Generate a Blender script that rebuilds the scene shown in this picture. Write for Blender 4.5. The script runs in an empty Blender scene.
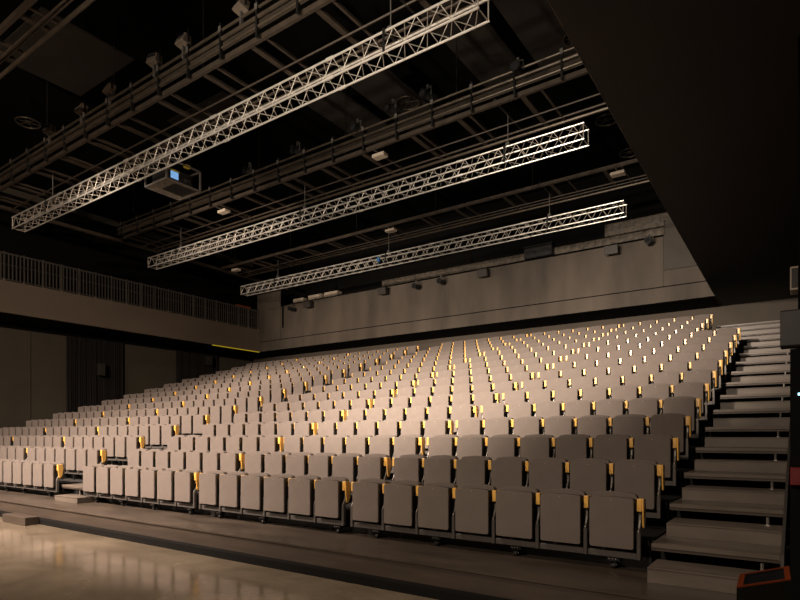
import bpy, bmesh, math, random
from mathutils import Vector, Matrix
random.seed(4)
R = math.radians
scn = bpy.context.scene
col = scn.collection

# ------------------------------------------------------------------ camera
cam_data = bpy.data.cameras.new('camera')
cam = bpy.data.objects.new('camera', cam_data); col.objects.link(cam)
cam.location = (0, 0, 1.75)
cam.rotation_euler = (R(90), 0, 0.6106)
cam_data.sensor_fit = 'HORIZONTAL'; cam_data.sensor_width = 36
cam_data.lens = 36 * 577.7 / 800
cam_data.shift_y = 136.3 / 800
cam_data.clip_start = 0.05; cam_data.clip_end = 200
scn.camera = cam

# ------------------------------------------------------------------ world, exposure, lights
w = bpy.data.worlds.new('world'); scn.world = w; w.use_nodes = True
w.node_tree.nodes['Background'].inputs[0].default_value = (1.0, .78, .58, 1)
w.node_tree.nodes['Background'].inputs[1].default_value = 0.0
vs = scn.view_settings
vs.view_transform = 'Standard'; vs.look = 'None'; vs.gamma = 1; vs.use_curve_mapping = False
vs.exposure = 0.0

def spot(name, loc, target, energy, size=70, blend=1.0, radius=.25, color=(1, .80, .62)):
    d = bpy.data.lights.new(name, 'SPOT'); o = bpy.data.objects.new(name, d); col.objects.link(o)
    d.energy = energy; d.spot_size = R(size); d.spot_blend = blend; d.shadow_soft_size = radius; d.color = color
    o.location = loc
    o.rotation_euler = (Vector(target) - Vector(loc)).to_track_quat('-Z', 'Y').to_euler()
    return o

WARM = (1.0, .80, .62)
KEY = (1.0, .80, .655)
spot('key_spot_left', (-20.5, -1.5, 9.3), (-21, 10.5, .2), 8500, 78, 1.0, .12, KEY)
spot('key_spot_centre', (-13.0, -1.5, 9.3), (-13, 9.4, .2), 24000, 80, 1.0, .12, KEY)
spot('upper_rows_fill', (-6.5, 2.0, 7.0), (-6.2, 16, 2.6), 16000, 64, 1.0, .15, (1, .83, .68))  # unseen lamp without a fixture, added to brighten the upper rows
spot('bulkhead_fill', (-16, 2.0, 6.6), (-19, 24, 7.6), 11000, 46, 1.0, .15, (1, .82, .66))  # added unseen lamp, lifts the left part of the bulkhead
spot('truss_fill', (-3.2, -1.5, 6.5), (-7, 13, 9.0), 2900, 60, 1.0, .2, (1, .86, .70))  # lamp added behind the camera to light up the trusses
spot('truss_fill_centre', (-9.5, -2.0, 5.0), (-9.5, 14.5, 9.6), 6500, 58, 1.0, .2, (1, .86, .70))  # second added lamp, out of view, for the middle of the trusses
spot('front_fill_spot', (-3.0, -6.0, 7.5), (-4, 10, 1.5), 2700, 75, 1.0, .3)
spot('stage_floor_fill', (-7.0, 1.5, 9.5), (-7, 3.0, 0), 2000, 110, 1.0, .3)  # unseen lamp added overhead to spread light across the floor
spot('gallery_fill', (-8.0, -5.0, 7.0), (-27, 15, 7.2), 8500, 60, 1.0, .3)  # added lamp with no real source, brings out parapet and railing

# ------------------------------------------------------------------ materials
def mat(name, color, rough=.6, metal=0.0, emit=None, estr=0.0, noise=0.0, nscale=8.0, bump=0.0, bscale=60.0, spec=.5, wood=False, stretch=(1, 1, 1), rnoise=0.0):
    m = bpy.data.materials.new(name); m.use_nodes = True
    nt = m.node_tree; b = nt.nodes['Principled BSDF']
    b.inputs['Base Color'].default_value = (*color, 1)
    b.inputs['Roughness'].default_value = rough; b.inputs['Metallic'].default_value = metal
    b.inputs['Specular IOR Level'].default_value = spec
    if emit:
        b.inputs['Emission Color'].default_value = (*emit, 1); b.inputs['Emission Strength'].default_value = estr
    tc = nt.nodes.new('ShaderNodeTexCoord'); mp = nt.nodes.new('ShaderNodeMapping')
    mp.inputs['Scale'].default_value = stretch
    nt.links.new(tc.outputs['Object'], mp.inputs[0])
    if noise > 0:
        if wood:
            n = nt.nodes.new('ShaderNodeTexWave'); n.inputs['Scale'].default_value = nscale; n.inputs['Distortion'].default_value = 6
            n.inputs['Detail'].default_value = 3
        else:
            n = nt.nodes.new('ShaderNodeTexNoise'); n.inputs['Scale'].default_value = nscale; n.inputs['Detail'].default_value = 6
        nt.links.new(mp.outputs[0], n.inputs['Vector'])
        r = nt.nodes.new('ShaderNodeValToRGB')
        r.color_ramp.elements[0].position = .3; r.color_ramp.elements[1].position = .7
        r.color_ramp.elements[0].color = (*[c * (1 - noise) for c in color], 1)
        r.color_ramp.elements[1].color = (*[min(1, c * (1 + noise)) for c in color], 1)
        nt.links.new(n.outputs['Fac'], r.inputs[0]); nt.links.new(r.outputs[0], b.inputs['Base Color'])
        if rnoise:
            mr = nt.nodes.new('ShaderNodeMapRange'); mr.inputs['To Min'].default_value = rough - rnoise; mr.inputs['To Max'].default_value = rough + rnoise
            nt.links.new(n.outputs['Fac'], mr.inputs[0]); nt.links.new(mr.outputs[0], b.inputs['Roughness'])
    if bump > 0:
        n2 = nt.nodes.new('ShaderNodeTexNoise'); n2.inputs['Scale'].default_value = bscale; n2.inputs['Detail'].default_value = 3
        nt.links.new(mp.outputs[0], n2.inputs['Vector'])
        bp = nt.nodes.new('ShaderNodeBump'); bp.inputs['Strength'].default_value = bump; bp.inputs['Distance'].default_value = .01
        nt.links.new(n2.outputs['Fac'], bp.inputs['Height']); nt.links.new(bp.outputs[0], b.inputs['Normal'])
    return m

M = {}
M['fabric'] = mat('grey_brown_fabric', (.156, .130, .115), .9, noise=.06, nscale=5, bump=.25, bscale=300, spec=.15)
M['flood'] = mat('dusty_lamp_housing', (.13, .10, .075), .5, noise=.1, nscale=10)
M['shell'] = mat('black_plastic', (.012, .011, .010), .5, noise=.1, nscale=10)
M['gold'] = mat('golden_wood', (.9, .50, .11), .32, noise=.15, nscale=6, wood=True, stretch=(8, 1, 8))
b_ = M['gold'].node_tree.nodes['Principled BSDF']; b_.inputs['Coat Weight'].default_value = 1.0; b_.inputs['Coat Roughness'].default_value = .32
M['post'] = mat('grey_steel', (.11, .10, .092), .45, .4, noise=.1, nscale=20)
M['bracket'] = mat('silver_bracket', (.22, .20, .18), .42, .6, noise=.08, nscale=20)
M['black_metal'] = mat('black_metal', (.02, .019, .018), .4, .5, noise=.1, nscale=20)
M['chrome'] = mat('bright_steel', (.75, .72, .68), .25, .9, noise=.03, nscale=20)
M['platform'] = mat('platform_laminate', (.066, .051, .040), .32, noise=.28, nscale=2.2, rnoise=.06, stretch=(.5, 1.5, 1))
M['platform_face'] = mat('platform_face_laminate', (.058, .043, .033), .5, noise=.2, nscale=3, stretch=(.4, 1, 4))
M['tread'] = mat('step_laminate', (.13, .105, .085), .42, noise=.22, nscale=3.0, stretch=(.6, 2, 2))
M['kick'] = mat('black_kick_board', (.0035, .003, .0027), .7, spec=.2, noise=.1, nscale=10)
M['deck_black'] = mat('black_tier_carpet', (.012, .011, .010), .9, noise=.2, nscale=30)
M['bulkhead'] = mat('taupe_acoustic_panel_shadows', (.086, .068, .052), .75, noise=.42, nscale=.8, stretch=(1.0, 1, .28), bump=.1, bscale=40)  # stretched noise paints soft upright shadow blotches into the panel colour
M['parapet'] = mat('brown_parapet_panel', (.14, .105, .078), .8, noise=.10, nscale=.5, stretch=(1, .6, 1))
M['pier'] = mat('grey_brown_pier', (.062, .052, .041), .75, noise=.15, nscale=1.5)
M['backwall'] = mat('back_wall_panel', (.09, .073, .056), .8, noise=.12, nscale=.6)
M['leftwall'] = mat('left_wall_panel', (.078, .065, .046), .8, noise=.10, nscale=.8, bump=.1, bscale=30)
M['black_paint'] = mat('black_paint', (.003, .0026, .0024), .9, spec=.15, noise=.1, nscale=3)
M['soffit'] = mat('dark_brown_soffit', (.014, .0095, .0065), .7, noise=.12, nscale=.4)
M['ceiling_black'] = mat('ceiling_black', (.0018, .0016, .0015), .95, spec=.1, noise=.2, nscale=2)
M['curtain'] = mat('dark_brown_curtain', (.009, .006, .0048), .9, noise=.3, nscale=3, stretch=(1, 1, .1))
M['aluminium'] = mat('brushed_aluminium', (.86, .82, .76), .34, .75, noise=.05, nscale=10)
M['lace'] = mat('aluminium_lacing', (.5, .45, .39), .5, .4, noise=.05, nscale=10)
M['rig'] = mat('brown_painted_steel', (.06, .045, .033), .5, .3, noise=.2, nscale=4)
M['pipe'] = mat('worn_grey_pipe', (.08, .062, .044), .4, .5, noise=.25, nscale=3)
M['tray'] = mat('cable_tray', (.038, .028, .019), .6, .2, noise=.45, nscale=4, stretch=(1, 1, 6))
M['cloud'] = mat('brown_ceiling_board', (.015, .0105, .007), .8, noise=.4, nscale=1.2)
M['duct'] = mat('wrapped_insulation', (.11, .088, .066), .6, noise=.45, nscale=7, bump=.6, bscale=9)
M['bar'] = mat('railing_bar_metal', (.13, .115, .10), .45, .5, noise=.1, nscale=9)
M['beige'] = mat('beige_housing', (.50, .42, .33), .5, noise=.06, nscale=10)
M['speaker'] = mat('grey_speaker', (.034, .028, .023), .6, noise=.1, nscale=12)
M['speaker_dark'] = mat('charcoal_speaker', (.009, .0082, .0075), .6, noise=.1, nscale=12)
M['lens'] = mat('dark_lens', (.02, .02, .022), .08, noise=.05, nscale=4, spec=.8)
M['orange'] = mat('orange_frame', (.26, .05, .015), .45, noise=.12, nscale=10)
M['red'] = mat('red_panel', (.13, .006, .006), .45, noise=.1, nscale=8)
M['yellow_led'] = mat('yellow_led_strip', (.6, .45, .03), .5, emit=(1.0, .72, .03), estr=.22, noise=.04)
M['blue_led'] = mat('blue_led', (.1, .3, .8), .4, emit=(.35, .72, 1.0), estr=5, noise=.04)
M['screen'] = mat('blue_lit_screen', (.05, .1, .2), .2, emit=(.22, .45, .8), estr=.8, noise=.04)
M['red_led'] = mat('red_led', (.5, .02, .02), .4, emit=(1, .03, .02), estr=1.5, noise=.04)
M['yellow'] = mat('yellow_label', (.75, .55, .04), .5, noise=.1, nscale=10)
M['blue'] = mat('blue_clamp', (.03, .12, .3), .5, noise=.1, nscale=10)
M['white'] = mat('white_plastic', (.62, .56, .5), .4, noise=.05, nscale=10)

def concrete():
    m = bpy.data.materials.new('polished_concrete'); m.use_nodes = True
    nt = m.node_tree; b = nt.nodes['Principled BSDF']
    tc = nt.nodes.new('ShaderNodeTexCoord')
    mp = nt.nodes.new('ShaderNodeMapping'); nt.links.new(tc.outputs['Object'], mp.inputs[0])
    n = nt.nodes.new('ShaderNodeTexNoise'); n.inputs['Scale'].default_value = .9; n.inputs['Detail'].default_value = 8; n.inputs['Roughness'].default_value = .62
    n.inputs['Distortion'].default_value = .6
    nt.links.new(mp.outputs[0], n.inputs['Vector'])
    r = nt.nodes.new('ShaderNodeValToRGB')
    r.color_ramp.elements[0].position = .32; r.color_ramp.elements[0].color = (.105, .082, .057, 1)
    r.color_ramp.elements[1].position = .70; r.color_ramp.elements[1].color = (.22, .177, .128, 1)
    nt.links.new(n.outputs['Fac'], r.inputs[0]); nt.links.new(r.outputs[0], b.inputs['Base Color'])
    n2 = nt.nodes.new('ShaderNodeTexNoise'); n2.inputs['Scale'].default_value = 1.2; n2.inputs['Detail'].default_value = 1.5
    nt.links.new(mp.outputs[0], n2.inputs['Vector'])
    mr = nt.nodes.new('ShaderNodeMapRange'); mr.inputs['From Min'].default_value = .3; mr.inputs['From Max'].default_value = .7
    mr.inputs['To Min'].default_value = .11; mr.inputs['To Max'].default_value = .18
    nt.links.new(n2.outputs['Fac'], mr.inputs[0]); nt.links.new(mr.outputs[0], b.inputs['Roughness'])
    b.inputs['Specular IOR Level'].default_value = .6
    return m
M['floor'] = concrete()

# ------------------------------------------------------------------ mesh helpers
class MB:
    def __init__(s): s.v = []; s.f = []
    def quadbox(s, P):   # eight points, bottom four then top four
        n = len(s.v); s.v += [tuple(p) for p in P]
        for q in ((3, 2, 1, 0), (4, 5, 6, 7), (0, 1, 5, 4), (1, 2, 6, 5), (2, 3, 7, 6), (3, 0, 4, 7)):
            s.f.append(tuple(n + i for i in q))
        return s
    def box(s, x0, x1, y0, y1, z0, z1):
        return s.quadbox([(x0, y0, z0), (x1, y0, z0), (x1, y1, z0), (x0, y1, z0), (x0, y0, z1), (x1, y0, z1), (x1, y1, z1), (x0, y1, z1)])
    def tube(s, a, b, r, n=8, r2=None, caps=True):
        a = Vector(a); b = Vector(b); d = (b - a).normalized()
        u = d.cross(Vector((0, 0, 1)))
        if u.length < 1e-4: u = Vector((1, 0, 0))
        u.normalize(); v = d.cross(u); k = len(s.v); r2 = r if r2 is None else r2
        for c, rr in ((a, r), (b, r2)):
            for i in range(n):
                t = 2 * math.pi * i / n
                s.v.append(tuple(c + u * math.cos(t) * rr + v * math.sin(t) * rr))
        for i in range(n):
            j = (i + 1) % n; s.f.append((k + i, k + j, k + n + j, k + n + i))
        if caps:
            s.f.append(tuple(k + i for i in reversed(range(n)))); s.f.append(tuple(k + n + i for i in range(n)))
        return s
    def prism(s, pts, axis, a, b):   # polygon of 2-D points extruded along an axis from a to b
        k = len(s.v); n = len(pts)
        for t in (a, b):
            for p, q in pts:
                s.v.append({'x': (t, p, q), 'y': (p, t, q), 'z': (p, q, t)}[axis])
        s.f.append(tuple(k + i for i in range(n))); s.f.append(tuple(k + n + i for i in reversed(range(n))))
        for i in range(n):
            j = (i + 1) % n; s.f.append((k + j, k + i, k + n + i, k + n + j))
        return s
    def ring(s, c, r, t, n=28, m=6):
        k = len(s.v)
        for i in range(n):
            a = 2 * math.pi * i / n
            for j in range(m):
                b = 2 * math.pi * j / m
                rr = r + t * math.cos(b)
                s.v.append((c[0] + rr * math.cos(a), c[1] + rr * math.sin(a), c[2] + t * math.sin(b)))
        for i in range(n):
            for j in range(m):
                s.f.append((k + i * m + j, k + ((i + 1) % n) * m + j, k + ((i + 1) % n) * m + (j + 1) % m, k + i * m + (j + 1) % m))
        return s
    def mesh(s, name, m, bevel=0, seg=2, smooth=False):
        me = bpy.data.meshes.new(name); me.from_pydata(s.v, [], s.f)
        bm = bmesh.new(); bm.from_mesh(me)
        bmesh.ops.recalc_face_normals(bm, faces=bm.faces[:])
        if bevel:
            bmesh.ops.bevel(bm, geom=bm.edges[:], offset=bevel, segments=seg, affect='EDGES', profile=.5, clamp_overlap=True)
        if smooth:
            for f in bm.faces: f.smooth = True
        bm.to_mesh(me); bm.free(); me.materials.append(m)
        return me
    def build(s, name, m, parent=None, **k):
        o = bpy.data.objects.new(name, s.mesh(name, m, **k)); col.objects.link(o)
        if parent: o.parent = parent
        return o

def tag(o, label=None, cat=None, group=None, kind=None):
    if label: o['label'] = label
    if cat: o['category'] = cat
    if group: o['group'] = group
    if kind: o['kind'] = kind
    return o
def empty(name, loc, label, cat, group=None, rz=0):
    o = bpy.data.objects.new(name, None); col.objects.link(o); o.location = loc; o.rotation_euler = (0, 0, rz)
    return tag(o, label, cat, group)
def struct(name, mb, m, label=None, **k):
    return tag(mb.build(name, m, **k), label, None, None, 'structure')
def kids(o): return [c for c in list(col.objects) if c.parent == o]
def copy_thing(root, children, loc, label, group=None, rz=None):
    r = root.copy(); col.objects.link(r); r.location = loc
    if rz is not None: r.rotation_euler = (0, 0, rz)
    r['label'] = label
    if group: r['group'] = group
    for ch, subs in children:
        c = ch.copy(); col.objects.link(c); c.parent = r
        for g in subs:
            d = g.copy(); col.objects.link(d); d.parent = c
    return r

# ------------------------------------------------------------------ key dimensions
PF = .33                       # platform height
RISE, DEPTH = .314, 1.0016
def zrow(n):                   # floor the nth row of seats stands on
    return PF + RISE * (n - 1) - (0, .03, .05, .07, .07)[max(0, min(4, n - 12))]
def yrow(n): return 6.34 + DEPTH * (n - 1)
XR = -1.404; P = .55
BANKS = [(-1.404, 7), (-5.42, 6), (-8.89, 7), (-14.0, 7), (-18.02, 6), (-21.49, 7)]
NROW = 16
YB = 23.8; ZS = 5.11 + 1.75    # bulkhead face, soffit height
XL = -27.0                     # gallery front on the left
XW = -30.0                     # left wall
YW = 25.8                      # back wall

# ------------------------------------------------------------------ the shell
struct('floor', MB().box(XW - .3, 6, -14, 27, -.2, 0), M['floor'])
struct('wall_back', MB().box(XW - .3, 6, YW, YW + .3, 0, 9.3), M['backwall'])
struct('wall_back_upper', MB().box(XW - .3, 6, YW, YW + .3, 9.301, 14), M['black_paint'])
struct('wall_left', MB().box(XW - .3, XW, -14, YW, 0, 14), M['leftwall'])
struct('wall_front', MB().box(XW - .3, 6, -14.3, -14, 0, 14), M['black_paint'])
struct('wall_right', MB().box(-.10, .12, 6.0, YW, 0, 2.5), M['black_paint'])
struct('wall_right_upper', MB().box(-.065, .12, 8.95, YW, 2.5, ZS - .002), M['black_paint'])
struct('wall_right_outer', MB().box(6, 6.3, -14.3, YW + .3, 0, 14), M['black_paint'])
struct('ceiling', MB().box(XW - .3, 6.3, -14.3, YW + .3, 13.2, 13.5), M['ceiling_black'])
# stage platform
struct('stage_platform', MB().box(XW, -.10, 5.44, 6.75, 0.004, PF - .02), M['platform_face'])
struct('stage_platform_top', MB().box(XW, -.10, 5.42, 6.75, PF - .02, PF), M['platform'])
struct('baseboard_platform', MB().box(XW, -.10, 5.30, 5.44, .004, .10), M['kick'])

# seating tiers (decks of the telescopic stand)
for n in range(2, NROW + 1):
    y0 = 6.68 + DEPTH * (n - 2); z = zrow(n)
    x1 = -1.33 if n <= 13 else -2.42
    d = MB().box(-26.6, x1, y0, y0 + DEPTH + .02, z - .10, z - .001)
    d.box(-26.6, x1, y0 + .06, y0 + .10, zrow(n - 1), z - .10)
    tag(d.build('tier_deck', M['deck_black']), kind='structure')
y0 = 6.68 + DEPTH * (NROW - 1)
tag(MB().box(-26.6, -2.42, y0 + .021, YW, zrow(16) + .15, zrow(16) + .25).build('top_landing', M['deck_black']), kind='structure')

# ------------------------------------------------------------------ stairs
ORD = ['zeroth', 'first', 'second', 'third', 'fourth', 'fifth', 'sixth', 'seventh', 'eighth', 'ninth', 'tenth', 'eleventh', 'twelfth', 'thirteenth', 'fourteenth', 'fifteenth', 'sixteenth', 'seventeenth', 'eighteenth', 'nineteenth', 'twentieth']
def stairs(name, x0, x1, label, nmax, foot_x, wide=None):
    root = empty(name, ((x0 + x1) / 2, 5.9, PF), label, 'stairs')
    ox, oy, oz = root.location
    def L(m, a, b, c, d, e, f): return m.box(a - ox, b - ox, c - oy, d - oy, e - oz, f - oz)
    for n in range(1, nmax + 1):
        e = 6.39 + DEPTH * (n - 2) if n > 1 else 5.44
        z = PF + RISE * (n - 1)
        a = x0 if (n < 14 or wide is None) else wide
        if n > 1:
            m = L(MB(), a, x1, e, e + DEPTH + .03, z - .045, z)
            dk = m.build('tread', M['tread'], root, bevel=.004, seg=1)
            L(MB(), a, x1, e + .012, e + .045, z - .075, z - .0455).build('nosing', M['platform_face'], dk)
            L(MB(), a, x1, e + .5, e + .52, z - RISE + .02, z - .046).build('riser', M['deck_black'], dk)
        if n < nmax:
            y0 = e + .54 if n > 1 else 5.98
            y1 = e + DEPTH + .03 if n > 1 else 6.43
            hx0, hx1, dz = a + .05, x1, 0
            if n == 1 and x1 < -5: hx0, hx1, dz, y0 = -13.52, -12.52, -.026, 6.06
            m = L(MB(), hx0, hx1, y0, y1, z + .002, z + .135 + dz)
            L(MB(), hx0, hx1, y0 - .008, y1, z + .135 + dz, z + .150 + dz).build('half_step_top', M['tread'], m.build('half_step', M['tread'], root), bevel=.003, seg=1)
            f = MB()
            cx, cy = foot_x - ox, y1 - .11 - oy
            f.tube((cx, cy, z + .1505 - oz), (cx, cy, z + .160 - oz), .032, 10)
            f.tube((cx, cy, z + .160 - oz), (cx, cy, z + .238 - oz), .016, 8)
            f.build('levelling_foot', M['chrome'], root)
    return root
stairs('aisle_stairs', -1.30, -.18, 'dark wooden stairs with half steps climbing along the right wall', 17, -.32, -2.36)
stairs('aisle_stairs', -13.90, -12.86, 'narrow wooden stairs between the seat blocks in the left half', 16, -12.95)

# loose step blocks in front of the platform
s = MB().box(-.52, .52, -.13, .13, .002, .16)
o = s.build('step_block', M['platform_face'], bevel=.006, seg=1); o.location = (-12.97, 5.165, 0)
tag(o, 'low brown step block on the concrete floor against the platform', 'step')

# side stringer of the right stairs
st = MB()
pts = []
for n in range(2, 18): pts.append((6.30 + DEPTH * (n - 2), PF + RISE * (n - 1)))
poly = [(pts[0][0], pts[0][1] - .25)] + [(y, z + .03) for y, z in pts] + [(pts[-1][0] + 1, pts[-1][1] + .03), (pts[-1][0] + 1, pts[-1][1] - .5)]
st.prism(poly, 'x', -.178, -.150)
o = st.build('stair_stringer', M['post']); tag(o, 'thin grey sloping stringer closing the right edge of the stairs', 'stringer')

# ------------------------------------------------------------------ seats
def rounded_rect(x0, x1, z0, z1, r, arch=0, n=4):
    pts = []
    for cx, cz, a0 in ((x1 - r, z0 + r, -90), (x1 - r, z1 - r, 0), (x0 + r, z1 - r, 90), (x0 + r, z0 + r, 180)):
        for i in range(n + 1):
            a = R(a0 + 90 * i / n); pts.append([cx + r * math.cos(a), cz + r * math.sin(a)])
        if a0 == 0 and arch:
            for t in (.8, .6, .4, .2, 0, -.2, -.4, -.6, -.8):
                hw = (x1 - x0) / 2 - r
                pts.append([(x0 + x1) / 2 + t * hw, z1])
    if arch:
        hw = (x1 - x0) / 2; c = (x0 + x1) / 2
        for p in pts:
            if p[1] > z1 - r * 1.01 and p[1] > (z0 + z1) / 2: p[1] += arch * (1 - ((p[0] - c) / hw) ** 2)
    return [tuple(p) for p in pts]

def seat_meshes():
    out = {}
    m = MB().prism(rounded_rect(-.213, .238, .246, .772, .022, .010), 'y', -.088, -.055)
    out['cushion'] = m.mesh('cushion', M['fabric'], bevel=.004, seg=1)
    m = MB().prism(rounded_rect(-.207, .232, .241, .764, .02, .010), 'y', -.054, .06)
    out['seat_shell'] = m.mesh('seat_shell', M['shell'], bevel=.006, seg=1)
    m = MB().prism(rounded_rect(-.235, .235, .42, .800, .04, .024), 'y', .085, .17)
    out['backrest'] = m.mesh('backrest', M['fabric'], bevel=.022, seg=3)
    m = MB().box(.008, .016, -.0905, -.0882, .748, .756)
    out['seat_number_stud'] = m.mesh('seat_number_stud', M['beige'])
    # armrest: tapered wooden block seen end-on between two seats
    prof = [(-.012, .772), (.11, .765), (.11, .715), (.06, .66), (-.004, .635), (-.014, .64)]
    m = MB().prism(prof, 'x', -.022, .026)
    out['armrest'] = m.mesh('armrest', M['gold'], bevel=.006, seg=2)
    prof = [(-.016, .775), (.085, .768), (.11, .70), (.09, .54), (.05, .462), (.01, .47), (-.01, .6)]
    m = MB().prism(prof, 'x', .0265, .046)
    out['end_panel'] = m.mesh('end_panel', M['gold'], bevel=.008, seg=2)
    prof = [(.015, .64), (.10, .66), (.10, .40), (.055, .16), (-.0, .16), (-.0, .40), (.01, .43), (.05, .50), (.055, .56)]
    m = MB().prism([(.035, .66), (.09, .66), (.09, .50), (.02, .40), (-.035, .405), (-.035, .44), (-.01, .47), (.025, .54)], 'x', -.012, .012)
    out['arm_bracket'] = m.mesh('arm_bracket', M['bracket'], bevel=.004, seg=1)
    out['post'] = MB().box(-.021, .021, -.035, .02, .135, .418).mesh('post', M['post'], bevel=.006, seg=1)
    m = MB().box(-P / 2 + .021, P / 2 - .021, -.01, .045, .135, .20)
    out['crossbeam'] = m.mesh('crossbeam', M['post'], bevel=.004, seg=1)
    m = MB().box(-.03, .03, .0, .12, .001, .134); m.box(-.05, .05, -.02, .16, .001, .012)
    out['floor_bracket'] = m.mesh('floor_bracket', M['black_metal'])
    m = MB().box(-.024, .018, .03, .12, .46, .63)
    out['hinge_cover'] = m.mesh('hinge_cover', M['shell'], bevel=.005, seg=1)
    return out
SM = seat_meshes()
# which parts a seat has: (mesh, x offset)
def seat_parts(first, front):
    h = P / 2
    L = [('cushion', 0), ('seat_shell', 0), ('backrest', 0), ('seat_number_stud', 0), ('crossbeam', 0)]
    if not front: L.append(('floor_bracket', 0))
    for x in ([-h] + ([h] if first else [])):
        L += [('armrest', x), ('hinge_cover', x), ('arm_bracket', x), ('post', x)]
    if first: L.append(('end_panel', h))
    return L

F, YAW = 577.7, .6106
def project(x, y, z):
    s, c = math.sin(YAW), math.cos(YAW)
    d = -s * x + c * y; r = c * x + s * y
    return 400 + F * r / d, 436.3 - F * (z - 1.75) / d, d
BNAME = ['block beside the stairs', 'six-seat middle block', 'block right of the aisle', 'block left of the aisle', 'six-seat left block', 'far-left block']
seats = []
for n in range(1, NROW + 1):
    for b, (xs, cnt) in enumerate(BANKS):
        for k in range(cnt):
            if n >= 13 and b == 0 and k < 2: continue
            first = (k == 0) or (n >= 13 and b == 0 and k == 2); last = k == cnt - 1
            x = xs - P * (k + .5)
            px, py, d = project(x, yrow(n), zrow(n) + .5)
            if px < -8: continue
            seats.append((d, n, b, k, x, first, last))
seats.sort()
near, far = seats[:300], seats[300:]
for d, n, b, k, x, first, last in near:
    row = 'front' if n == 1 else ORD[n]
    ordinal = ORD[k + 1 - (2 if (n >= 13 and b == 0) else 0)]
    lab = f'grey tip-up seat, {row} row, {ordinal} from the right in the {BNAME[b]}'
    root = empty('auditorium_seat', (x, yrow(n), zrow(n)), lab, 'seat', 'grey tip-up seats in rows on the stand')
    for nm, dx in seat_parts(first, n == 1):
        o = bpy.data.objects.new(nm, SM[nm]); col.objects.link(o); o.parent = root; o.location = (dx, 0, 0)
# the rest of the seats, far up the stand, as one object
names = ['cushion', 'seat_shell', 'backrest', 'armrest', 'hinge_cover', 'arm_bracket', 'post', 'crossbeam', 'floor_bracket', 'end_panel']
V, Fc, MI = [], [], []
mats = []
for d, n, b, k, x, first, last in far:
    for nm, dx in seat_parts(first, False):
        if nm not in names: continue
        me = SM[nm]; base = len(V)
        mt = me.materials[0]
        if mt not in mats: mats.append(mt)
        mi = mats.index(mt)
        V += [(v.co.x + x + dx, v.co.y + yrow(n), v.co.z + zrow(n)) for v in me.vertices]
        for p in me.polygons: Fc.append(tuple(base + i for i in p.vertices)); MI.append(mi)
me = bpy.data.meshes.new('distant_seats'); me.from_pydata(V, [], Fc)
for m_ in mats: me.materials.append(m_)
me.polygons.foreach_set('material_index', MI)
o = bpy.data.objects.new('distant_seats', me); col.objects.link(o)
tag(o, 'mass of grey tip-up seats filling the far upper rows of the stand', 'seats', 'grey tip-up seats in rows on the stand', 'stuff')

# castors under the front row
cw = empty('castor', (-1.68, 6.40, PF), 'castor', 'castor')
c1 = MB().box(-.06, .075, -.035, .14, .088, .133).box(-.030, -.020, -.02, .06, .04, .096).box(.020, .030, -.02, .06, .04, .096).build('fork', M['black_metal'], cw)
c2 = MB().tube((-.018, .012, .034), (.018, .012, .034), .032, 14).build('wheel', M['shell'], cw)
c3 = MB().tube((-.034, .012, .04), (.034, .012, .04), .009, 8).build('axle', M['chrome'], cw)
c4 = MB().box(-.04, -.028, -.042, -.030, .104, .116).box(-.006, .006, -.042, -.030, .104, .116).box(.028, .04, -.042, -.030, .104, .116).build('bolt', M['chrome'], cw)
ck = [(c1, []), (c2, []), (c3, []), (c4, [])]
CX = [-1.68, -2.80, -3.90, -4.87, -5.58, -7.19, -8.28, -9.11, -10.27, -11.38, -12.39, -14.5, -15.87, -16.88]
CB = ['nearest the stairs', 'second from the stairs', 'third from the stairs', 'fourth from the stairs', 'just left of the right-hand gap', 'second left of the right-hand gap', 'just right of the middle gap', 'just left of the middle gap',
      'second left of the middle gap', 'third left of the middle gap', 'beside the narrow aisle', 'just left of the narrow aisle', 'second left of the narrow aisle', 'at the far left']
for i, (x, t) in enumerate(zip(CX, CB)):
    lab = 'black castor on the platform under the front row, ' + t
    if i == 0: cw['label'] = lab; cw['group'] = 'castors under the front row'
    else: copy_thing(cw, ck, (x, 6.40, PF), lab, 'castors under the front row')
tag(MB().box(-26.6, -14.02, 6.56, 6.60, PF + .002, PF + .13).box(-12.80, -1.33, 6.56, 6.60, PF + .002, PF + .13).build('stand_base_rail', M['black_metal']), 'long black base rail behind the castors of the front row', 'rail')

# ------------------------------------------------------------------ bulkhead over the back rows
struct('wall_bulkhead', MB().box(XL, -2.62, YB + .002, YW, ZS, ZS + 2.50), M['bulkhead'])
struct('trim_bulkhead_lower', MB().box(XL, -2.64, YB - .03, YB, ZS + .001, ZS + .56), M['bulkhead'])
struct('trim_bulkhead_upper', MB().box(XL + 1.95, -4.40, YB - .03, YB, ZS + .60, ZS + 2.50), M['bulkhead'])
struct('trim_bulkhead_pier_left', MB().box(XL - .2, XL + 1.80, YB - .03, YB, ZS + .60, ZS + 3.45), M['bulkhead'])
struct('trim_bulkhead_pier_right', MB().box(-4.38, -2.64, YB - .06, YB, ZS + 1.20, ZS + 3.10), M['pier'])
struct('trim_bulkhead_right_low', MB().box(-4.39, -2.64, YB - .03, YB, ZS + .60, ZS + 1.19), M['bulkhead'])
struct('trim_bulkhead_cap', MB().box(XL + 1.95, -4.40, YB - .08, YB + .3, ZS + 2.50, ZS + 2.56), M['black_paint'])
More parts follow.
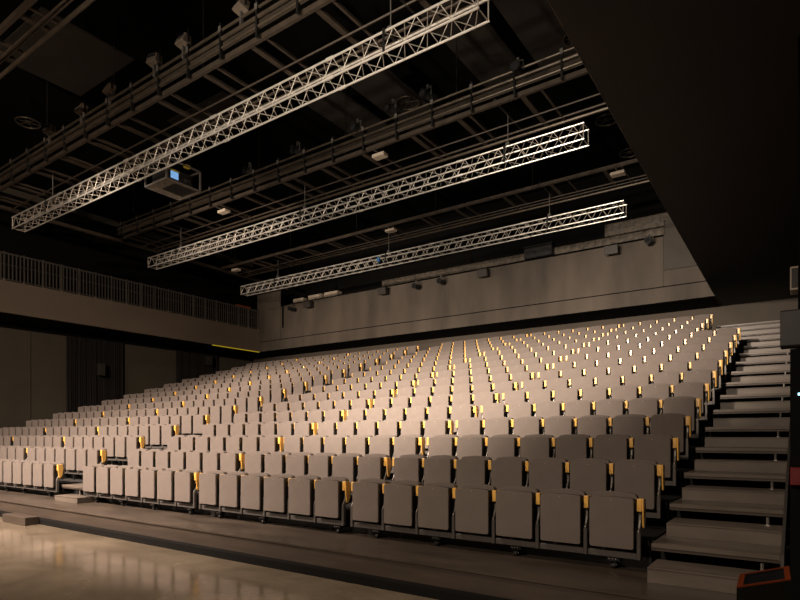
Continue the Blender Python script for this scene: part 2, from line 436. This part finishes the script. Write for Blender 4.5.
# wrapped duct and cable tray behind the bulkhead top
d = MB().box(-18, -2.75, YB + .25, YB + .75, ZS + 2.561, ZS + 2.98)
tag(d.build('insulated_duct', M['duct'], bevel=.05, seg=2), 'long brown wrapped duct lying along the top of the back wall', 'duct')
d = MB().box(-6.85, -2.75, YB + .9, YB + 1.35, ZS + 3.22, ZS + 3.75)
o = d.build('insulated_duct', M['duct'], bevel=.05, seg=2)
for x in (-6.3, -4.8, -3.3): MB().box(x - .04, x + .04, YB + 1.34, YW - .02, ZS + 3.3, ZS + 3.36).build('wall_bracket', M['black_metal'], o)
tag(o, 'short upper brown wrapped duct at the right end of the back wall', 'duct')
for a, b, c in ((-24.3, -23.5, .26), (-23.1, -22.1, .30), (-21.9, -20.9, .30)):
    o = MB().box(a, b, YB + .1, YB + .5, ZS + 2.58, ZS + 2.58 + c).build('cable_duct_box', M['beige'], bevel=.02, seg=1)
    tag(o, {-24.3: 'leftmost pale metal box lying on the back wall ledge', -23.1: 'middle pale metal box lying on the back wall ledge', -21.9: 'rightmost pale metal box of three on the back wall ledge'}[a], 'box', 'pale metal boxes on the back wall ledge')
o = MB().box(-10.0, -8.75, YB - .1, YB + .20, ZS + 2.58, ZS + 3.06).build('equipment_case', M['speaker_dark'], bevel=.02, seg=1)
tag(o, 'black equipment case standing on the ledge of the back wall', 'case')
MB().box(-10.03, -8.72, YB - .13, YB + .22, ZS + 3.061, ZS + 3.11).build('lid', M['black_metal'], o)

struct('ceiling_soffit_shade', MB().box(XL, -2.70, YB + .02, YW, ZS - .012, ZS - .001), M['black_paint'])  # thin black sheet that paints in the shade below the bulkhead
struct('trim_bulkhead_slot', MB().box(-25.06, -24.92, YB - .045, YB - .031, ZS + 1.24, ZS + 2.5), M['black_paint'])
struct('trim_bulkhead_seam', MB().box(XL, -2.64, YB - .012, YB, ZS + .562, ZS + .598), M['black_paint'])
# left gallery
struct('gallery_slab', MB().box(XW, XL - .151, -6, YW, ZS + .05, ZS + .35), M['black_paint'])
struct('wall_gallery_parapet', MB().box(XL - .15, XL, -6, YB, ZS + .0, ZS + 1.33), M['parapet'])
struct('trim_gallery_led', MB().box(XL - .10, XL + .012, 20.4, YB - .04, ZS - .035, ZS - .001), M['yellow_led'])
struct('wall_gallery_back', MB().box(XW + 1.0, XW + 1.1, -6, YW, ZS + .36, 12.5), M['black_paint'])
rl = empty('gallery_railing', (XL - .07, 16.5, ZS + 1.33), 'dark grey railing of upright flat bars on top of the left gallery', 'railing')
YR0, YR1 = 9.4, YB - .1
nb = 99
barm = MB().box(-.012, .012, -.022, .022, .06, 1.12).mesh('baluster', M['bar'])
for i in range(nb):
    y = YR0 + (YR1 - YR0) * (i + .5) / nb
    o = bpy.data.objects.new('baluster', barm); col.objects.link(o); o.parent = rl; o.location = (0, y - 16.5, 0)
postm = MB().box(-.03, .03, -.02, .02, .0, 1.20).mesh('railing_post', M['bar'])
for i in range(20):
    y = YR0 + (YR1 - YR0) * i / 19
    o = bpy.data.objects.new('railing_post', postm); col.objects.link(o); o.parent = rl; o.location = (.03, y - 16.5, 0)
    f = MB().box(.031, .05, y - 16.5 - .03, y - 16.5 + .03, .0, .05).build('foot_plate', M['white'], rl)
MB().box(-.03, .03, YR0 - 16.5, YR1 - 16.5, 1.12, 1.17).build('top_rail', M['bar'], rl)
MB().box(-.02, .02, YR0 - 16.5, YR1 - 16.5, .05, .08).build('bottom_rail', M['bar'], rl)
MB().box(-.045, -.02, YR0 - 16.5, YR1 - 16.5, .66, .74).build('back_rail', M['black_metal'], rl)
o = MB().box(-.25, .2, -.5, .5, 0, .07).build('wooden_board', M['orange']); o.location = (XL - .2, 22.6, ZS + 2.501)
tag(o, 'small orange wooden board lying over the far end of the gallery railing', 'board')

# lower left wall: curtains, trim and speakers
def curtain(y0, y1, lab):
    m = MB(); n = int((y1 - y0) / .11); pts = []
    for i in range(n * 4 + 1):
        y = y0 + (y1 - y0) * i / (n * 4)
        pts.append((XW + .16 + .075 * math.sin(i * math.pi / 2 + .6 * math.sin(i * .7)) + .03 * math.sin(i * .31), y))
    k = len(pts)
    for z in (2.0, ZS - .15):
        m.v += [(p[0], p[1], z) for p in pts]
    for i in range(k - 1): m.f.append((i, i + 1, k + i + 1, k + i))
    o = m.build('stage_curtain', M['curtain']); md = o.modifiers.new('thick', 'SOLIDIFY'); md.thickness = .02
    tag(o, lab, 'curtain')
curtain(13.93, 16.85, 'dark brown pleated curtain on the left wall beneath the gallery')
curtain(20.0, 22.9, 'farther dark pleated curtain on the left wall, near the back corner')
struct('trim_left_wall_joint', MB().box(XW, XW + .006, 12.38, 12.40, 1, ZS - .02), M['black_paint'])
struct('trim_left_wall_track', MB().box(XW, XW + .1, -6, YW, ZS - .14, ZS + .04), M['black_paint'])

def wall_speaker(loc, lab, sx, sy, sz, m, group=None, tilt=0, rz=0, back='y'):
    r = empty('wall_speaker', loc, lab, 'speaker', group, rz)
    b = MB().prism([(-sx / 2, -sy / 2), (sx / 2, -sy / 2), (sx * .38, sy / 2), (-sx * .38, sy / 2)], 'z', -sz / 2, sz / 2).build('cabinet', m, r, bevel=.012, seg=1)
    g = MB().box(-sx * .45, sx * .45, -sy / 2 - .012, -sy / 2 - .001, -sz * .43, sz * .43).build('grille', m, r)
    k = MB().box(-.03, .03, sy / 2, sy / 2 + .14, -.04, .04).build('mount', M['black_metal'], r)
    for o in (b, g): o.rotation_euler = (R(tilt), 0, 0)
    return r
for x, t in ((-22.66, 'leftmost of the four small boxes'), (-17.45, 'second from the left of four'), (-11.83, 'third from the left of four'), (-6.21, 'rightmost of the four small boxes')):
    wall_speaker((x, YB - .34, 9.10), 'small grey speaker high on the back wall, ' + t, .52, .34, .34, M['speaker'], 'small speakers along the back wall', 12)
wall_speaker((XW + .55, 15.41, 5.15), 'small grey box speaker in front of the nearer dark curtain', .34, .3, .62, M['speaker'], None, 0, R(90))
wall_speaker((XW + .55, 21.94, 6.3), 'small grey box speaker in front of the farther dark curtain', .34, .3, .55, M['speaker'], None, 0, R(90))

# stage spotlight builder -------------------------------------------------------
def make_spotlight(lab, group):
    r = empty('stage_spotlight', (0, 0, 0), lab, 'spotlight', group)
    b = MB().tube((0, .20, 0), (0, -.14, 0), .105, 14).box(-.08, .08, .14, .30, -.09, .09).build('body', M['speaker_dark'], r)
    MB().tube((0, -.14, 0), (0, -.22, 0), .115, 14, .135).build('lens_hood', M['black_metal'], r)
    MB().tube((0, -.221, 0), (0, -.228, 0), .10, 14).build('lens', M['lens'], r)
    y = MB().box(-.14, -.125, -.02, .02, -.02, .20).box(.125, .14, -.02, .02, -.02, .20).box(-.14, .14, -.02, .02, .20, .215).build('yoke', M['post'], r)
    MB().box(-.03, .03, -.03, .03, .216, .30).build('clamp', M['post'], r)
    return r
def spot_kids(r):
    return [(c, []) for c in r.children]
wsp = make_spotlight('small black spotlight high on the back wall, in the far left corner', 'small spotlights along the back wall')
wsp.location = (-23.92, YB - .36, 9.0)
bpy.context.view_layer.update()
wk = spot_kids(wsp)
for x, z, t in ((-15.44, 9.02, 'left of the middle pair'), (-14.03, 9.04, 'right of the middle pair'), (-4.84, 9.15, 'at its right end')):
    copy_thing(wsp, wk, (x, YB - .36, z), 'small black spotlight high on the back wall, ' + t, 'small spotlights along the back wall')

# ------------------------------------------------------------------ right gallery and wall pieces
g = MB().quadbox([(-2.40, 2.0, ZS), (3.5, 2.0, ZS), (3.5, YW, ZS), (-2.66, YW, ZS), (-2.40, 2.0, 13.19), (3.5, 2.0, 13.19), (3.5, YW, 13.19), (-2.66, YW, 13.19)])
struct('ceiling_right_gallery', g, M['soffit'])
struct('trim_right_gallery_edge', MB().quadbox([(-2.415, 2, ZS), (-2.401, 2, ZS), (-2.661, YB - .1, ZS), (-2.675, YB - .1, ZS), (-2.415, 2, ZS + .06), (-2.401, 2, ZS + .06), (-2.661, YB - .1, ZS + .06), (-2.675, YB - .1, ZS + .06)]), M['rig'])
o = MB().box(-.04, .04, -.04, .04, -.08, 0).build('marker_lamp', M['yellow_led']); o.location = (-2.651, 21.0, ZS + .2)
tag(o, 'tiny yellow marker lamp on the edge of the dark right gallery', 'lamp')

r = empty('wall_loudspeaker', (-.13, 8.69, 3.10), 'large black loudspeaker on the right wall above the stairs', 'speaker')
MB().box(-.12, .12, .01, .258, -.23, .23).build('cabinet', M['speaker_dark'], r, bevel=.015, seg=2)
MB().box(-.115, .115, -.002, .009, -.21, .21).build('grille', M['shell'], r)
r = empty('wall_panel_box', (-.16, 11.95, 4.45), 'small beige box on the right wall high above the stairs', 'box')
MB().box(-.04, .095, -.02, .42, -.2, .2).build('housing', M['beige'], r, bevel=.01, seg=1)
MB().box(-.02, .085, -.026, -.021, -.17, .17).build('cover', M['speaker'], r)
r = empty('fire_box', (-.08, 6.0, 1.41), 'red box on the right wall beside the lower stairs', 'box')
MB().box(-.02, .18, -.08, -.001, -.075, .075).build('housing', M['red'], r, bevel=.006, seg=1)
MB().box(.0, .16, -.084, -.0805, -.05, .05).build('door', M['red'], r)
o = MB().box(-.009, .009, -.009, .0, -.009, .009).build('blue_indicator', M['blue_led']); o.location = (-.035, 5.99, 2.11)
tag(o, 'tiny glowing blue indicator lamp on the right wall by the stairs', 'lamp')

# orange-framed floor box at the bottom right
r = empty('floor_monitor_box', (-.30, 5.0, 0), 'black box with an orange-framed sloping top at the foot of the stairs', 'stand')
def slab(m, pts, lo, hi):
    return m.quadbox([(x, y, z + lo) for x, y, z in pts] + [(x, y, z + hi) for x, y, z in pts])
A, B, C_, D = Vector((-.115, -.02, .615)), Vector((.215, .40, .635)), Vector((.20, .50, .715)), Vector((-.10, .06, .695))
def mixp(u, v):
    return (A * (1 - u) + B * u) * (1 - v) + (D * (1 - u) + C_ * u) * v
MB().quadbox([(A.x, A.y, .004), (B.x, B.y, .004), (C_.x, C_.y, .004), (D.x, D.y, .004), tuple(A - Vector((0, 0, .002))), tuple(B - Vector((0, 0, .002))), tuple(C_ - Vector((0, 0, .002))), tuple(D - Vector((0, 0, .002)))]).build('cabinet', M['shell'], r)
fr = MB()
for u0, u1, v0, v1 in ((0, .11, 0, 1), (.89, 1, 0, 1), (.11, .89, 0, .06), (.11, .89, .94, 1)):
    slab(fr, [mixp(u0, v0), mixp(u1, v0), mixp(u1, v1), mixp(u0, v1)], 0, .012)
fr.build('frame', M['orange'], r)
slab(MB(), [mixp(.11, .06), mixp(.89, .06), mixp(.89, .94), mixp(.11, .94)], 0, .006).build('glass_top', M['lens'], r)

# ------------------------------------------------------------------ trusses
ZT0, ZT1 = 7.2 + 1.75, 7.59 + 1.75
def make_truss(y, x0, x1, lab):
    S = .39; Lh = (x1 - x0) / 2; xc = (x0 + x1) / 2
    r = empty('lighting_truss', (xc, y, ZT0), lab, 'truss', 'aluminium box trusses over the seats')
    for yy in (0, S):
        for zz in (0, S):
            MB().tube((-Lh, yy, zz), (Lh, yy, zz), .022, 10).build('chord', M['aluminium'], r, smooth=False)
    bay = .5; n = int(2 * Lh / bay)
    def lace(f):
        m = MB()
        for i in range(n):
            a = -Lh + .02 + (2 * Lh - .04) * i / n; b = -Lh + .02 + (2 * Lh - .04) * (i + 1) / n; c = (a + b) / 2
            m.tube(f(a, 0), f(c, 1), .0085, 5, caps=False); m.tube(f(c, 1), f(b, 0), .0085, 5, caps=False)
        m.tube(f(-Lh + .02, 0), f(-Lh + .02, 1), .012, 5); m.tube(f(Lh - .02, 0), f(Lh - .02, 1), .012, 5)
        return m
    lace(lambda x, t: (x, 0, t * S)).build('lacing', M['lace'], r)
    lace(lambda x, t: (x, S, t * S)).build('lacing', M['lace'], r)
    lace(lambda x, t: (x, t * S, 0)).build('lacing', M['lace'], r)
    lace(lambda x, t: (x, t * S, S)).build('lacing', M['lace'], r)
    for x in (-Lh * .62, -Lh * .2, Lh * .22, Lh * .63):
        for yy in (0, S):
            for zz in (0, S): MB().tube((x - .09, yy, zz), (x + .09, yy, zz), .034, 10).build('splice_joint', M['aluminium'], r)
    return r
make_truss(8.70, -22.5, -4.47, 'nearest and topmost silver box truss, carrying the projector')
make_truss(14.0, -22.9, -4.36, 'middle silver box truss of the three over the seats')
make_truss(19.36, -23.4, -4.76, 'farthest and lowest silver box truss, near the back wall')

# hoist rods holding the trusses
hz = 8.4 + 1.75
def hoist(x, y, lab):
    r = empty('hoist_rod', (x, y + .195, ZT1 + .03), lab, 'hoist', 'rods holding up the trusses')
    MB().tube((0, 0, .16), (0, 0, hz - ZT1 + .08), .012, 6).build('rod', M['bracket'], r)
    MB().box(-.05, .05, -.05, .05, .0, .16).build('shackle', M['post'], r)
    ya, yb = {8.7: (8.32, 10.05), 14.0: (13.38, 15.16), 19.36: (18.63, 20.25)}[y]
    zt = hz + .111 - (ZT1 + .03)
    MB().box(-.03, .03, ya - y - .195, yb - y - .195, zt, zt + .05).build('top_bar', M['black_metal'], r)
    MB().box(-.03, .03, -.24, .24, -.03, .0).build('clamp_bar', M['black_metal'], r)
    MB().box(-.028, .028, -.235, -.226, -.43, -.031).build('strap', M['black_metal'], r)
for x, y, t in ((-6.44, 8.7, 'right end of the nearest truss'), (-19.97, 8.7, 'left end of the nearest truss'),
                (-6.44, 14.0, 'right end of the middle truss'), (-13.87, 14.0, 'centre of the middle truss'), (-20.85, 14.0, 'left end of the middle truss'),
                (-7.3, 19.36, 'right end of the farthest truss'), (-14.26, 19.36, 'centre of the farthest truss'), (-20.91, 19.36, 'left end of the farthest truss')):
    hoist(x, y, 'thin metal hoist rod rising from the ' + t)
o = MB().box(-.06, .06, -.05, .05, -.1, .1).build('blue_clamp', M['blue'], bevel=.01); o.location = (-14.6, 19.30, ZT0 + .2)
tag(o, 'small blue clamp fixed on the farthest truss', 'clamp')

# projector in its cage under the nearest truss
pj = empty('projector_cage', (-14.85, 9.30, 7.1 + 1.75), 'projector in a metal cage hanging under the nearest truss', 'projector')
X0, X1, Y0, Y1, H = -.52, .50, .02, 1.10, .56
fr = MB()
for x in (X0, X1):
    for y in (Y0, Y1): fr.box(x - .02, x + .02, y - .02, y + .02, .0, H)
for x in (X0, X1):
    for z in (0, H): fr.box(x - .02, x + .02, Y0, Y1, z - .02, z + .02)
for y in (Y0, Y1):
    for z in (0, H): fr.box(X0, X1, y - .02, y + .02, z - .02, z + .02)
fr.build('frame', M['bracket'], pj)
MB().box(X0 + .02, X1 - .02, Y0 + .02, Y1 - .02, -.015, .0).build('base_plate', M['duct'], pj)
MB().box(X0 + .3, X1 - .08, Y0 + .32, Y1 - .1, -.022, -.016).build('base_grille', M['black_metal'], pj)
b = MB().box(X0 + .14, X1 - .08, Y0 + .12, Y1 - .2, .04, .38).build('projector_body', M['speaker_dark'], pj, bevel=.02, seg=2)
MB().box(X1 - .079, X1 - .07, Y0 + .18, Y0 + .42, .10, .30).build('status_screen', M['screen'], b)
MB().box(X1 - .079, X1 - .069, Y0 + .12, Y0 + .46, .315, .345).build('warning_strip', M['yellow'], b)
MB().tube((X1 - .079, Y1 - .38, .2), (X1 - .02, Y1 - .38, .2), .09, 14).build('lens', M['lens'], b)
MB().box(X1 - .1, X1 + .0, Y0 + .6, Y0 + .75, H - .03, H + .05).build('cable_tie', M['yellow'], pj)
MB().tube((X0 + .1, .03, H), (X0 + .1, -.21, .49), .015, 6).tube((X1 - .1, .03, H), (X1 - .1, -.21, .49), .015, 6).build('hanging_bar', M['bracket'], pj)

# ------------------------------------------------------------------ catwalks
def catwalk(y0, yt, y1, x0, x1, lab, rails=True, posts=(), seed=1, rail_h=.62):
    rnd = random.Random(seed)
    r = empty('lighting_catwalk', ((x0 + x1) / 2, y0, hz), lab, 'catwalk', 'lighting catwalks under the ceiling')
    cx = (x0 + x1) / 2
    def L(m, a, b, c, d, e, f): return m.box(a - cx, b - cx, c - y0, d - y0, e, f)
    L(MB(), x0, x1, y0 - .04, y0 + .04, 0, .11).build('edge_beam', M['rig'], r)
    MB().tube((x0 - cx, yt - y0, -.02), (x1 - cx, yt - y0, -.02), .022, 6).build('thin_rod', M['rig'], r)
    MB().tube((x0 - cx, y1 - y0 - .2, .03), (x1 - cx, y1 - y0 - .2, .03), .03, 8).build('rear_pipe', M['rig'], r)
    MB().tube((x0 - cx, y1 - y0, 0), (x1 - cx, y1 - y0, 0), .045, 8).build('rear_pipe', M['pipe'], r)
    x = x0 + .5; i = 0
    while x < x1 - .2:
        wd = .065 if i % 2 == 0 else .03
        L(MB(), x - wd, x + wd, y0 + .06, y1 - .05, .02, .08).build('cross_bar', M['rig'], r)
        x += (.32 if i % 2 == 0 else 1.25) + rnd.uniform(-.08, .25); i += 1
    for k in range(6):
        xx = x0 + 1 + (x1 - x0 - 2) * k / 5 - cx
        MB().tube((xx, 0, .11), (xx, 0, 13.199 - hz), .012, 5).build('suspension_rod', M['black_metal'], r)
    if rails:
        for z, rr in ((.62, .03), (.42, .045), (.22, .03)):
            MB().tube((x0 - cx, -.12, z), (x1 - cx, -.12, z), rr, 8).build('rail_pipe', M['pipe'], r)
        L(MB(), x0, x1, y0 - .10, y0 - .085, .17, .36).build('cable_tray', M['tray'], r)
        x = x0 + .3
        while x < x1:
            MB().box(x - cx - .025, x - cx + .025, -.165, -.09, -.02, rail_h + .14).build('rail_post', M['black_metal'], r)
            MB().box(x - cx - .04, x - cx + .04, -.18, -.166, .56, .68).build('pipe_clamp', M['bracket'], r)
            x += 1.19
    return r
catwalk(5.08, 5.40, 5.70, -24, -2.7, 'nearest dark catwalk frame crossing the top left corner', False, seed=2)
catwalk(8.36, 9.26, 10.05, -24, -2.7, 'catwalk with pipe railing above the nearest truss', True, seed=3)
catwalk(13.42, 14.38, 15.16, -24, -2.7, 'catwalk frame with railing above the middle truss', True, seed=5)
catwalk(18.67, 19.69, 20.25, -24, -2.7, 'catwalk frame above the farthest truss', False, seed=7)
o = MB().box(-24.3, -24.16, 5, 23.4, hz - .02, hz + .1).build('side_beam', M['rig']); tag(o, 'dark steel beam joining the left ends of the catwalks', 'beam')
for (x, y, z), t in (((-17.65, 13.82, 0), 'above the left part of the middle truss'), ((-10.34, 13.74, 0), 'above the right part of the middle truss'), ((-23.37, 19.04, 0), 'above the left end of the farthest truss'),
                     ((-13.72, 18.97, 0), 'above the centre of the farthest truss'), ((-4.85, 19.01, 0), 'above the right end of the farthest truss')):
    r = empty('sensor_box', (x, y, hz - .06), 'pale flat box on the catwalk frame ' + t, 'box', 'pale flat boxes on the catwalk frames')
    MB().box(-.22, .22, -.13, .13, -.05, .05).build('housing', M['beige'], r, bevel=.015, seg=1)
    MB().box(-.02, .02, (13.42 if y < 16 else 18.67) - y, .03, .0505, .06).build('bracket', M['post'], r)

# spotlights on the catwalks
def flood(loc, rz, tilt, lab, group):
    r = empty('flood_light', loc, lab, 'spotlight', group, rz)
    b = MB().prism([(-.13, -.10), (.13, -.10), (.09, .14), (-.09, .14)], 'x', -.16, .16).build('housing', M['flood'], r, bevel=.015, seg=1)
    b.rotation_euler = (R(tilt), 0, 0)
    MB().box(-.13, .13, -.108, -.101, -.1, .1).build('lens', M['lens'], r).rotation_euler = (R(tilt), 0, 0)
    MB().box(-.19, -.175, -.02, .02, -.02, .26).box(.175, .19, -.02, .02, -.02, .26).box(-.19, .19, -.02, .02, -.035, -.0201).build('yoke', M['black_metal'], r)
    MB().box(-.03, .03, -.03, .03, -.40, -.036).build('clamp', M['post'], r)
for i, ((x, z), t) in enumerate(zip(((-9.94, 11.0), (-12.0, 11.05), (-13.19, 11.05), (-15.29, 11.05), (-16.79, 11.0), (-18.71, 11.0)),
        ('rightmost of six', 'second from the right of six', 'third from the right of six', 'fourth from the right of six', 'fifth from the right of six', 'leftmost of six'))):
    flood((x, 8.24, z), .2 * (i % 3 - 1), -20 + 8 * (i % 3), 'pale flood light above the nearest truss, ' + t, 'flood lights above the nearest truss')
csp = make_spotlight('dark spotlight', 'dark spotlights above the middle truss')
csp.location = (-5.76, 13.3, 10.75); csp['label'] = 'dark spotlight on the catwalk above the middle truss, rightmost of six'
bpy.context.view_layer.update()
csk = spot_kids(csp)
for x, z, t in ((-8.38, 11.0, 'second from the right of six'), (-9.55, 11.0, 'third from the right of six'), (-10.83, 10.85, 'fourth from the right of six'), (-13.31, 10.9, 'fifth from the right of six'), (-15.61, 10.85, 'leftmost of six')):
    copy_thing(csp, csk, (x, 13.3, z), 'dark spotlight on the catwalk above the middle truss, ' + t, None, rz=random.uniform(-.5, .5))
o = MB().box(-.02, .02, -.02, .02, -.02, .02).build('red_indicator', M['red_led']); o.location = (-13.37, 8.24, 11.05)
tag(o, 'tiny red indicator lamp beside the flood lights above the nearest truss', 'lamp')

# round air diffusers below the ceiling
for x, y, t in ((-5.37, 19.65, 'beside the right end of the middle truss'), (-4.9, 15.16, 'near the top of the right gallery edge'), (-10.23, 15.05, 'above the middle of the middle truss'),
                (-21.31, 8.71, 'in the upper left corner'), (-5.3, 22.4, 'above the right end of the farthest truss')):
    r = empty('air_diffuser', (x, y, 12.25), 'round spoked air diffuser under the black ceiling ' + t, 'air vent', 'round air diffusers under the ceiling')
    MB().ring((0, 0, 0), .36, .025).build('rim', M['pipe'], r, smooth=True)
    m = MB()
    for a in range(6):
        c, s_ = math.cos(a * math.pi / 3 + .3), math.sin(a * math.pi / 3 + .3); m.tube((.05 * c, .05 * s_, .02), (.35 * c, .35 * s_, .02), .012, 5)
    m.tube((0, 0, -.01), (0, 0, .06), .07, 10).build('spokes', M['rig'], r)
    MB().tube((0, 0, .061), (0, 0, .94), .02, 6).build('hanger', M['ceiling_black'], r)
# brown acoustic boards hung between the catwalks
for x0, x1, y0, y1, t in ((-13.0, -11.6, 13.3, 16.6, 'left of the dark gap above the middle truss'), (-11.2, -9.8, 13.4, 16.8, 'right of the dark gap above the middle truss'), (-7.9, -6.6, 12.2, 15.9, 'near the right end of the nearest truss'), (-6.2, -4.9, 12.6, 16.4, 'beside the edge of the right gallery'),
                       (-18.4, -15.4, 6.6, 9.0, 'in the upper left, behind the nearest catwalk'), (-17.5, -14.6, 11.4, 13.0, 'behind the projector')):
    r = empty('ceiling_board', ((x0 + x1) / 2, (y0 + y1) / 2, 12.3), 'dull brown acoustic board under the ceiling ' + t, 'ceiling panel', 'acoustic boards under the ceiling')
    hx, hy = (x1 - x0) / 2, (y1 - y0) / 2
    MB().box(-hx, hx, -hy, hy, 0, .05).build('board', M['cloud'], r)
    for a in (-1, 1):
        MB().tube((a * hx * .7, 0, .05), (a * hx * .7, 0, .895), .01, 5).build('hanger', M['black_metal'], r)
